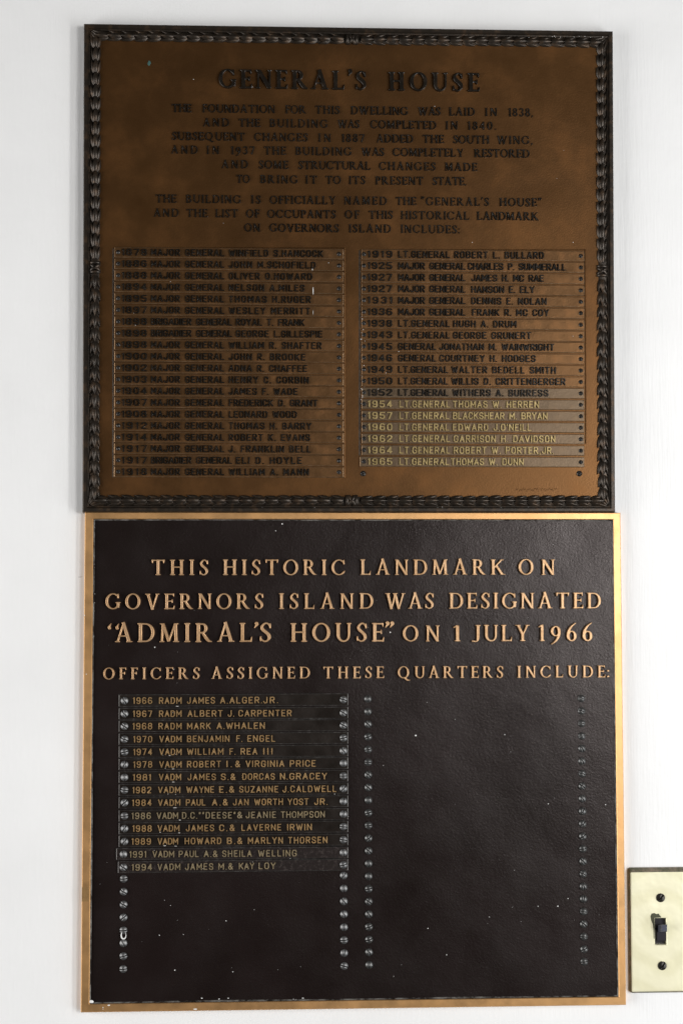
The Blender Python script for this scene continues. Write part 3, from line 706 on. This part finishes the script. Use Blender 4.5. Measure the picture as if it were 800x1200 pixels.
# drip of white paint looped over a screw
x, z = at(145.3, 1095, FD); V = []; Fc = []; M_ = 14
for i in range(M_):
    a = 2*math.pi*i/M_; cx_, cz_ = 0.0021*math.cos(a), 0.0034*math.sin(a)-abs(math.cos(a))*.0004
    for j in range(6):
        q = 2*math.pi*j/6; rr = max(0.00008, 0.00042-0.0003*math.sin(a+.5))
        V.append((cx_+rr*math.cos(q)*math.cos(a), -0.0016+rr*math.sin(q), cz_+rr*math.cos(q)*math.sin(a)))
for i in range(M_):
    for j in range(6):
        a = i*6+j; b_ = i*6+(j+1) % 6; c_ = ((i+1) % M_)*6+(j+1) % 6; d_ = ((i+1) % M_)*6+j; Fc.append((a, b_, c_, d_))
link('paint_drip', fix(mesh_of('paint_drip', V, Fc, True)), CHIP, lower, (x, -FD, z))

# ================================================================== UPPER PLAQUE
UD, UF = 0.0118, 0.0088               # rim, field
ux, uz = 0.066, 0.290
upper = thing('bronze_plaque', (ux, 0, uz), 'brown cast bronze plaque with laurel leaf border and blackened lettering, above the brass rimmed one', 'plaque')
UQ = quad([(97.2, 599.4), (720, 599.6), (717.3, 36.6), (99, 27.8)], UD)
def lerpq(q, d):     # the outline moved inwards by d metres
    (ax, az), (bx, bz), (cx_, cz_), (dx, dz) = q
    return [(ax+d, az+d), (bx-d, bz+d), (cx_-d, cz_-d), (dx+d, dz-d)]
prof = [(-0.0012, 0.0006, 0), (-0.0006, -UD+.0023, 0), (0, -UD+.0004, 0), (0.0006, -UD, 0), (0.0028, -UD, 0), (0.0034, -UD+.0008, 0), (0.0040, -UF-.0008, 0), (0.0052, -UF-.0006, 0),
        (0.0054, -UF+.0004, 0)]
# bead the leaves lie on: half round, then down to the field
BW0, BW1 = 0.0056, 0.0146
for i in range(9):
    a = math.pi*i/8; prof.append((BW0+(BW1-BW0)*(0.5-0.5*math.cos(a)), -UF+.0008-0.0012*math.sin(a), 0))
prof.append((BW1+.0006, -UF+.0004, 0))
rings = [q3(lerpq(UQ, d), y) for d, y, _ in prof]
V, Fc = loft(rings, cap_front=False)
link('border_moulding', fix(mesh_of('border_moulding', [(a-ux, b, c-uz) for a, b, c in V], Fc)), BR_DARK, upper, (ux, 0, uz))
iq = lerpq(UQ, BW1-.001)
nx = nz = 40; V = []; Fc = []
for k in range(nz+1):
    for i in range(nx+1):
        u, v = i/nx, k/nz
        x = (iq[0][0]*(1-u)+iq[1][0]*u)*(1-v)+(iq[3][0]*(1-u)+iq[2][0]*u)*v
        z = (iq[0][1]*(1-u)+iq[1][1]*u)*(1-v)+(iq[3][1]*(1-u)+iq[2][1]*u)*v
        V.append((x-ux, -UF+0.00025*math.sin(x*29+1)*math.sin(z*25), z-uz))
for k in range(nz):
    for i in range(nx):
        a = k*(nx+1)+i; Fc.append((a, a+1, a+nx+2, a+nx+1))
link('field', mesh_of('field', V, Fc, True), BR_FIELD, upper, (ux, 0, uz))
# laurel: one sprig of three leaves, pointing +x
def leaf(V, Fc, x0, z0, L, Wd, ang, base, hgt, turn=0):
    n0 = len(V); NU, NV = 6, 4
    for i in range(NU+1):
        u = i/NU; hw = Wd/2*max(0.0, math.sin(math.pi*(u*0.90+.10)**0.72))**1.0
        for j in range(NV+1):
            v = -1+2*j/NV
            xx = u*L; zz = v*hw
            yy = -(base+hgt*(1-abs(v)**1.6)*(0.35+0.65*math.sin(math.pi*(u*.8+.12)))-(0.0004 if j == 2 else 0)*(1-u)) - turn*0
            V.append((x0+xx*math.cos(ang)-zz*math.sin(ang), yy, z0+xx*math.sin(ang)+zz*math.cos(ang)))
    for i in range(NU):
        for j in range(NV):
            a = n0+i*(NV+1)+j; Fc.append((a, a+NV+1, a+NV+2, a+1))
V = []; Fc = []
leaf(V, Fc, -.0036, 0.0010, .0118, .0046, 0.30, -0.0002, 0.0022)
leaf(V, Fc, -.0036, -0.0010, .0118, .0046, -0.30, -0.0002, 0.0022)
leaf(V, Fc, -.0034, 0.0, .0126, .0060, 0.0, 0.0010, 0.0028)
LEAF = fix(mesh_of('laurel_sprig', V, Fc, True)); LEAF.materials.append(BR_DARK)
for p in LEAF.polygons:
    if p.normal.y > 0: break
bm = bmesh.new(); bm.from_mesh(LEAF)
for f in bm.faces:
    if f.normal.y > 0: f.normal_flip()
bm.to_mesh(LEAF); bm.free()
# tie: two crossed bands round the bead
def band(V, Fc, x, wd, tilt):
    n0 = len(V); NS = 8
    for i in range(NS+1):
        a = math.pi*i/NS; z = -0.0050*math.cos(a); y = -0.0006-0.0034*math.sin(a)
        for s, dy in ((-1, 0.0006), (-.7, 0), (.7, 0), (1, .0006)): V.append((x+s*wd/2+tilt*z, y+dy, z))
    for i in range(NS):
        for j in range(3):
            a = n0+i*4+j; Fc.append((a, a+1, a+5, a+4))
V = []; Fc = []
band(V, Fc, -.0042, .0024, 0); band(V, Fc, .0042, .0024, 0); band(V, Fc, 0, .0030, .55); band(V, Fc, 0.00005, .0030, -.55)
TIE = mesh_of('ribbon_tie', V, Fc, True); TIE.materials.append(BR_DARK)
bm = bmesh.new(); bm.from_mesh(TIE)
for f in bm.faces:
    if f.normal.y > 0: f.normal_flip()
bm.to_mesh(TIE); bm.free()
mid_d = (BW0+BW1)/2
MQ = lerpq(UQ, mid_d)
sides = [(MQ[0], MQ[1], 0.502), (MQ[1], MQ[2], 0.497), (MQ[2], MQ[3], 0.497), (MQ[3], MQ[0], 0.503)]
for (ax, az), (bx, bz), mid in sides:
    L = math.hypot(bx-ax, bz-az); ang = math.atan2(bz-az, bx-ax); dx, dz = (bx-ax)/L, (bz-az)/L
    m = L*mid; pitch = 0.01165
    o = link('ribbon_tie', TIE, None, upper, (ax+dx*m, -UF, az+dz*m)); o.rotation_euler = (0, -ang, 0)
    for sgn in (1, -1):
        room = (L-m if sgn > 0 else m)-0.0075-.0115; n = int(round(room/pitch)); p = room/n
        for i in range(n+1):
            s = m+sgn*(0.0115+i*p)
            o = link('laurel_sprig', LEAF, None, upper, (ax+dx*s, -UF-.0008-0.00012*(n-i)*0, az+dz*s))
            o.rotation_euler = (random.uniform(-.07, .07), -ang+(math.pi if sgn < 0 else 0)+random.uniform(-.03, .03), random.uniform(.02, .05)*1)
            k = random.uniform(.94, 1.06); o.scale = (k, random.uniform(.9, 1.1), random.uniform(.95, 1.08))
# corner leaves laid across the mitre
V = []; Fc = []
for q in (-0.6, -0.2, 0.2, 0.6): leaf(V, Fc, -.0052, q*0.003, .0128, .0034, q*.8, 0.0002, 0.0022)
CORN = mesh_of('corner_leaf', V, Fc, True); CORN.materials.append(BR_DARK)
bm = bmesh.new(); bm.from_mesh(CORN)
for f in bm.faces:
    if f.normal.y > 0: f.normal_flip()
bm.to_mesh(CORN); bm.free()
for (x, z), a in zip(MQ, (45, 135, 225, 315)):
    o = link('corner_leaf', CORN, None, upper, (x, -UF-.0006, z)); o.rotation_euler = (0, -math.radians(a), 0)

letter_objects('title', [("GENERAL'S", 256.4, 428.9, 22), ('HOUSE', 455, 561.5, 21.5)], 104.4, 107, 21.8, UF, upper, BR_LETTER, 0.0012, 0.0004)
TXT = [
 ([('THE', 201.6, 224.6), ('FOUNDATION', 237.5, 322.3), ('FOR', 334.4, 358.8), ('THIS', 369.2, 398), ('DWELLING', 411, 478), ('WAS', 489.7, 516), ('LAID', 526, 556), ('IN', 568, 582), ('1838,', 595, 624)], 132.8, 135.6),
 ([('AND', 238.4, 268.6), ('THE', 279.8, 305), ('BUILDING', 316, 384), ('WAS', 395.6, 421), ('COMPLETED', 433.8, 511), ('IN', 522, 536), ('1840.', 547.5, 581)], 149.5, 151.3),
 ([('SUBSEQUENT', 202, 287), ('CHANGES', 297.9, 360.6), ('IN', 373, 387.6), ('1887', 400, 427), ('ADDED', 441, 484), ('THE', 495, 520), ('SOUTH', 531, 573), ('WING,', 582, 623.5)], 165.6, 168),
 ([('AND', 201, 232), ('IN', 242.4, 257), ('1937', 270.6, 298.5), ('THE', 309.4, 335.3), ('BUILDING', 346.2, 412), ('WAS', 423.4, 450), ('COMPLETELY', 460, 543), ('RESTORED', 555.3, 620)], 181.2, 184),
 ([('AND', 260, 290.7), ('SOME', 303.6, 338), ('STRUCTURAL', 350, 434), ('CHANGES', 444, 510), ('MADE', 521, 558.8)], 198.4, 199.6),
 ([('TO', 277, 293), ('BRING', 305, 349), ('IT', 358, 371.6), ('TO', 381.5, 399.5), ('ITS', 408.8, 428), ('PRESENT', 439.7, 496), ('STATE.', 506.9, 546)], 215, 217),
 ([('THE', 182.6, 207), ('BUILDING', 218, 282.5), ('IS', 294.5, 305.6), ('OFFICIALLY', 316.4, 393.5), ('NAMED', 403.4, 453), ('THE', 463.4, 487.5), ('"GENERAL\'S', 493, 572.5), ('HOUSE"', 585, 634)], 239, 240.8),
 ([('AND', 180.5, 209.6), ('THE', 218.6, 243.5), ('LIST', 252.5, 279), ('OF', 288.5, 304.4), ('OCCUPANTS', 313.4, 393.5), ('OF', 404, 421), ('THIS', 432, 460), ('HISTORICAL', 469.4, 549.4), ('LANDMARK', 558.4, 631)], 255.2, 257.5),
 ([('ON', 286.4, 305), ('GOVERNORS', 316, 397), ('ISLAND', 408.8, 457.8), ('INCLUDES:', 469.4, 538.4)], 272.2, 273),
]
for words, bl, br in TXT:
    me, (x0, z) = line_mesh('text', words, bl, br, 9.6, UF, 0.0006, 0.00016)
    link('lettering', me, BR_LETTER, upper, (x0, -UF+.0001, z))

MG, LG, GN, BG = 'MAJOR GENERAL', 'LT.GENERAL', 'GENERAL', 'BRIGADIER GENERAL'
LEFT = [('1878', MG, 'WINFIELD S.HANCOCK', 378.8), ('1886', MG, 'JOHN M.SCHOFIELD', 370), ('1888', MG, 'OLIVER O.HOWARD', 366), ('1894', MG, 'NELSON A.MILES', 357), ('1895', MG, 'THOMAS H.RUGER', 364.4),
 ('1897', MG, 'WESLEY MERRITT', 363.6), ('1898', BG, 'ROYAL T. FRANK', 357), ('1898', BG, 'GEORGE L.GILLESPIE', 378), ('1898', MG, 'WILLIAM R. SHAFTER', 377), ('1900', MG, 'JOHN R. BROOKE', 358),
 ('1902', MG, 'ADNA R. CHAFFEE', 360), ('1903', MG, 'HENRY C. CORBIN', 362), ('1904', MG, 'JAMES F. WADE', 349), ('1907', MG, 'FREDERICK D. GRANT', 372.4), ('1908', MG, 'LEONARD WOOD', 348),
 ('1912', MG, 'THOMAS H. BARRY', 365), ('1914', MG, 'ROBERT K. EVANS', 363.6), ('1917', MG, 'J. FRANKLIN BELL', 364.4), ('1917', BG, 'ELI D. HOYLE', 354), ('1918', MG, 'WILLIAM A. MANN', 362)]
RIGHT = [('1919', LG, 527, 'ROBERT L. BULLARD', 532, 636.8), ('1925', MG, 545, 'CHARLES P. SUMMERALL', 548, 662.8), ('1927', MG, 545, 'JAMES H. MC RAE', 552, 636.8), ('1927', MG, 545, 'HANSON E. ELY', 552, 626), ('1931', MG, 545, 'DENNIS E. NOLAN', 552, 640),
 ('1936', MG, 545, 'FRANK R. MC COY', 552.8, 642.8), ('1938', LG, 527, 'HUGH A. DRUM', 530.8, 604.8), ('1943', LG, 527, 'GEORGE GRUNERT', 530.8, 622), ('1945', GN, 511, 'JONATHAN M. WAINWRIGHT', 514.8, 649), ('1946', GN, 511, 'COURTNEY H. HODGES', 514.8, 627.2),
 ('1949', LG, 525, 'WALTER  BEDELL SMITH', 528.8, 650.8), ('1950', LG, 525, 'WILLIS D. CRITTENBERGER', 528.8, 662), ('1952', LG, 525, 'WITHERS A. BURRESS', 530, 642), ('1954', LG, 527, 'THOMAS W. HERREN', 530, 631), ('1957', LG, 526, 'BLACKSHEAR M. BRYAN', 530, 640.8),
 ('1960', LG, 526, "EDWARD J.O'NEILL", 530, 622), ('1962', LG, 527, 'GARRISON H. DAVIDSON', 531, 650), ('1964', LG, 527, 'ROBERT W. PORTER,JR.', 531, 648), ('1965', LG, 526, 'THOMAS W. DUNN', 527.6, 613)]
def split_words(font, text, a, b):
    """share a measured span between its words, by their natural widths"""
    ws = text.replace('.', '. ').replace(',', ', ').split(); joined = []
    src = text; pos = 0; units = []
    tr, sp = 0.11, 0.66
    for w_ in text.split(): 
        units.append((w_, sum(glyph(font, c)[1] for c in w_)+tr*(len(w_)-1)))
    gaps = []; rest = text
    n2 = text.count('  ')
    tot = sum(u for _, u in units)+sp*(len(units)-1); k = (b-a)/tot; x = a; out = []
    for w_, u in units: out.append((w_, x, x+u*k)); x += (u+sp)*k
    return out
SCD = screw_mesh('screw', 2.5*0.77*MM, 0.0013, 0.14); SCD.materials.append(SCREWD); SCD.materials.append(SLOT_SHADE)
SCB = screw_mesh('screw', 3.3*0.77*MM, 0.0018); SCB.materials.append(SCREWD); SCB.materials.append(SLOT_SHADE)
UST = 0.0014
def upper_strip(xa, xb, yl, yr, words, mat, lmat, th, screws, hpx=12.35, label=None, cap=8.5, rel=0.0007):
    d = UF; x0_, z0_ = at(xa, yl, d); x1_, z1_ = at(xb, yr, d); zc = (z0_+z1_)/2; cx_ = (x0_+x1_)/2
    st = link('name_strip', plate_mesh('name_strip', x1_-x0_, hpx*0.775*MM, th, 0.0006, (mat, LITB)), mat, upper, (cx_, -d+.0003, zc), label=label)
    st.rotation_euler = (0, random.uniform(-.0006, .0006), 0)
    dd = UF+th-.0003
    me, (x0, z) = line_mesh('heavy', words, (yl+yr)/2+cap/2, (yl+yr)/2+cap/2, cap, dd, rel, 0.00018)
    link('lettering', me, lmat, st, (x0, -dd+.0001, zc-cap/2*.77*MM))
    for px in screws:
        x, zz = at(px, yl, dd); s = link('screw', SCD, None, st, (x, -dd, zc)); s.rotation_euler = (0, random.uniform(0, 3.1), 0)
for i, (yr_, rk, nm, xe) in enumerate(LEFT):
    y = 297+(553.2-297)*i/19
    nb = 276.6 if rk == BG else 268.4; re_ = 272.2 if rk == BG else 263.2
    words = [(yr_, 143, 172.6)]+split_words('heavy', rk, 177.3, re_)+split_words('heavy', nm, nb, xe)
    upper_strip(134.5 - i*.04, 402.6, y, y, words, BR_STRIP, BR_LETTER, UST, (138.8, 397.2))
for i, (yr_, rk, re_, nm, nb, xe) in enumerate(RIGHT):
    y = 299.3+(541.4-299.3)*i/18
    new = i >= 13; rs = 467.5 if new else 466.5
    words = [(yr_, 430.5, 459.5)]+split_words('heavy', rk, rs, re_)+split_words('heavy', nm, nb, xe)
    upper_strip(421.2 if i == 18 else 423.4, 684, y, y, words, BR_STRIP2 if i >= 12 else BR_STRIP, (BR_LET2 if i >= 13 else BR_LETTER), UST+(0.0003 if new else 0), (426.3, 680), 11.9 if new else 12.35,
        label='newer, paler name strip with yellowed letters' if new else None)
screw(425.4, 555, UF, upper, SCB); screw(678.3, 555, UF, upper, SCB)
# dark bars painted as shadow lines, and a worn raised edge round the left and right columns
def bar(name, px0, py0, px1, py1, wpx, th, mat):
    a, c_ = at(px0, py0, UF), at(px1, py1, UF); L = math.hypot(c_[0]-a[0], c_[1]-a[1])
    o = link(name, plate_mesh(name, L, wpx*.77*MM, th, .0004), mat, upper, ((a[0]+c_[0])/2, -UF+.0002, (a[1]+c_[1])/2)); o.rotation_euler = (0, -math.atan2(c_[1]-a[1], c_[0]-a[0]), 0)
bar('column_edging', 403.8, 291, 403.8, 560.5, 1.6, .0012, BR_FIELD); bar('column_edging', 685.3, 293, 686, 520, 1.4, .0012, BR_FIELD)
bar('column_edging', 134, 290, 404, 290.6, 1.0, .0008, BR_FIELD); bar('column_edging', 422, 292.4, 686, 292.8, 1.0, .0008, BR_FIELD)
bar('painted_shadow_bar', 132.8, 291, 132.8, 559.5, 2.0, .0004, BR_DARK); bar('painted_shadow_bar', 421.2, 293, 421.2, 534, 2.2, .0004, BR_DARK)
# faint founder's scrawl, bottom right: thin raised squiggle without letters
x, z = at(603, 574, UF); P = []
for i in range(60):
    t = i/59; P.append((t*0.039, 0.0011*math.sin(i*1.9)+0.0006*math.sin(i*.7)+t*0.0006))
V = []; Fc = []
for px_, pz_ in P: V += [(px_, .0001, pz_-.0003), (px_, -.00003, pz_), (px_, .0001, pz_+.0003)]
for i in range(59):
    a = i*3; Fc += [(a, a+3, a+4, a+1), (a+1, a+4, a+5, a+2)]
link('founder_mark', fix(mesh_of('founder_mark', V, Fc)), BR_FIELD, upper, (x, -UF, z))
# verdigris spot, dust and chips of wall paint on the rim
V = []; Fc = []
x, z = at(175, 74, UF); a, f = chip_mesh(.0026, 9, .0002, .6); link('verdigris_spot', mesh_of('verdigris_spot', a, f), GREEN, upper, (x, -UF, z))
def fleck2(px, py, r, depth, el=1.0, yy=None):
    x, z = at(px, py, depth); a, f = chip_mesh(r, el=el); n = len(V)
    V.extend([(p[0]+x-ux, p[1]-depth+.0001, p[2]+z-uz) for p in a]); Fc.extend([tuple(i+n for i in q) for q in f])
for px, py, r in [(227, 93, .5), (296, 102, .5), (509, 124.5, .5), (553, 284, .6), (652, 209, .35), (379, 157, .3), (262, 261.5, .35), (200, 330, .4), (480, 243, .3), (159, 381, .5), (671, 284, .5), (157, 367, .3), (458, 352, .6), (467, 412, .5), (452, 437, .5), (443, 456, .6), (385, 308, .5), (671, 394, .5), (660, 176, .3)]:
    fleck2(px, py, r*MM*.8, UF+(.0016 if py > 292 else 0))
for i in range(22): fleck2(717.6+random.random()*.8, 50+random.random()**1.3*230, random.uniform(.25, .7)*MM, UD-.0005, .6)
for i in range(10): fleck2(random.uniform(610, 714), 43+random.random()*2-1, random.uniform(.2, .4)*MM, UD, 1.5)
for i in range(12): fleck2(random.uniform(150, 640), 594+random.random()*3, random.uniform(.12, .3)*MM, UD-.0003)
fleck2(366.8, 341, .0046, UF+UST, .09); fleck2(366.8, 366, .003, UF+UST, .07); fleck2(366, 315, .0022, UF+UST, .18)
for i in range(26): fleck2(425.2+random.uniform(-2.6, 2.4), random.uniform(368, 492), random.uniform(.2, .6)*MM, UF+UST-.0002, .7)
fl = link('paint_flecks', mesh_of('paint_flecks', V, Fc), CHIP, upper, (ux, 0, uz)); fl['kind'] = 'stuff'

# ================================================================== SWITCH PLATE
SD = 0.0052
pl, pt_ = at(737.5, 1021, SD)[0], at(760, 1021.5, SD)[1]; pb = at(760, 1163, SD)[1]
pr = pl+0.0700; cxp, czp = (pl+pr)/2, (pt_+pb)/2
sw = thing('light_switch', (cxp, 0, czp), 'pale yellow brass light switch plate with tarnished edges and a black toggle', 'light switch')
# hole for the toggle
hx0, hz1 = at(766.6, 1076, SD); hx1, hz0 = at(780.6, 1107.3, SD)
def rr(x0, x1, z0, z1, r, n=4):
    P = []
    for cx_, cz_, a0 in ((x1-r, z1-r, 0), (x0+r, z1-r, 90), (x0+r, z0+r, 180), (x1-r, z0+r, 270)):
        for i in range(n+1):
            a = math.radians(a0+90*i/n); P.append((cx_+r*math.cos(a), cz_+r*math.sin(a)))
    return P
O0 = rr(pl, pr, pb, pt_, .0012); I0 = rr(hx0, hx1, hz0, hz1, .0005)
loc3 = lambda P, y: [(x-cxp, y, z-czp) for x, z in P]
rings = [loc3(I0, -.001), loc3(I0, -SD+.0004), loc3(rr(hx0-.0004, hx1+.0004, hz0-.0004, hz1+.0004, .0007), -SD), loc3(rr(pl+.0016, pr-.0016, pb+.0016, pt_-.0016, .001), -SD+.0002), loc3(rr(pl+.0006, pr-.0006, pb+.0006, pt_-.0006, .001), -SD+.0006)]
V, Fc = loft(rings, cap_front=False); link('plate_face', fix(mesh_of('plate_face', V, Fc)), SWB, sw, (cxp, 0, czp))
e = .0022
rings = [loc3(rr(pl+.0006, pr-.0006, pb+.0006, pt_-.0006, .001), -SD+.0006), loc3(rr(pl+.0001, pr+e*.4, pb-e*.3, pt_+e*.5, .0018), -SD+.0016), loc3(rr(pl-.0010, pr+e, pb-e*.4, pt_+e*1.3, .0020), -.0014), loc3(rr(pl-.0010, pr+e, pb-e*.4, pt_+e*1.35, .0020), .0003)]
V, Fc = loft(rings, cap_front=False); link('plate_edge', fix(mesh_of('plate_edge', V, Fc)), TARN, sw, (cxp, 0, czp))
hx, hz = (hx0+hx1)/2, (hz0+hz1)/2; hw_, hh = hx1-hx0, hz1-hz0
link('switch_well', plate_mesh('switch_well', hw_-.0002, hh-.0002, .0016, .0003), BAKE, sw, (hx, 0.0004, hz))
link('toggle_collar', plate_mesh('toggle_collar', hw_*.78, hh*.40, .0030, .0005), BAKE, sw, (hx+.0008, -.0012, hz-hh*.16))
# lever: tapering, tipped upwards and out
V = []; Fc = []
rings = []
for t in (1.0, .93, .5, 0.0):
    wd = .0060-.0006*t; ht = .0066-.0004*t
    if t == 1.0: wd *= .82; ht *= .82
    cy = -.0012-.0125*t; cz = .0005+.0040*t
    rings.append([(-wd/2, cy, cz-ht/2), (wd/2, cy, cz-ht/2), (wd/2, cy-.0008, cz+ht/2), (-wd/2, cy-.0008, cz+ht/2)])
V, Fc = loft(rings); link('toggle', fix(mesh_of('toggle', V, Fc)), BAKE2, sw, (at(777.3, 1089, .010)[0]-.0006, 0, at(777.3, 1089.5, .010)[1]-.002))
for px, py in ((773.3, 1052), (775.2, 1131.6)):
    x, z = at(px, py, SD); ms = screw_mesh('screw', 5.1*.77*MM, .0016, .10); ms.materials.append(SCREWD); ms.materials.append(SLOT_SHADE); s = link('screw', ms, None, sw, (x, -SD-.0001, z)); s.rotation_euler = (0, -.9, 0)
# green stain beside the slot
stn, nt, b = newmat('green_brown_tarnish'); b.inputs['Base Color'].default_value = (0.055, 0.055, 0.028, 1); b.inputs['Roughness'].default_value = .45; b.inputs['Metallic'].default_value = .3
P = [(761.6, 1073.5), (763.0, 1070.6), (766, 1069.9), (768.5, 1071.2), (771.0, 1070.6), (772.8, 1073.0), (774.2, 1075.0), (766.2, 1075.4), (766.2, 1100), (765.5, 1100), (765.2, 1090), (764.2, 1083), (762.2, 1078)]
Pw = [at(a, b_, SD) for a, b_ in P]; me = mesh_of('tarnish_stain', [(x-cxp, 0, z-czp) for x, z in Pw], [tuple(range(len(P)))])
fix(me); link('tarnish_stain', me, stn, sw, (cxp, -SD-.00025, czp))
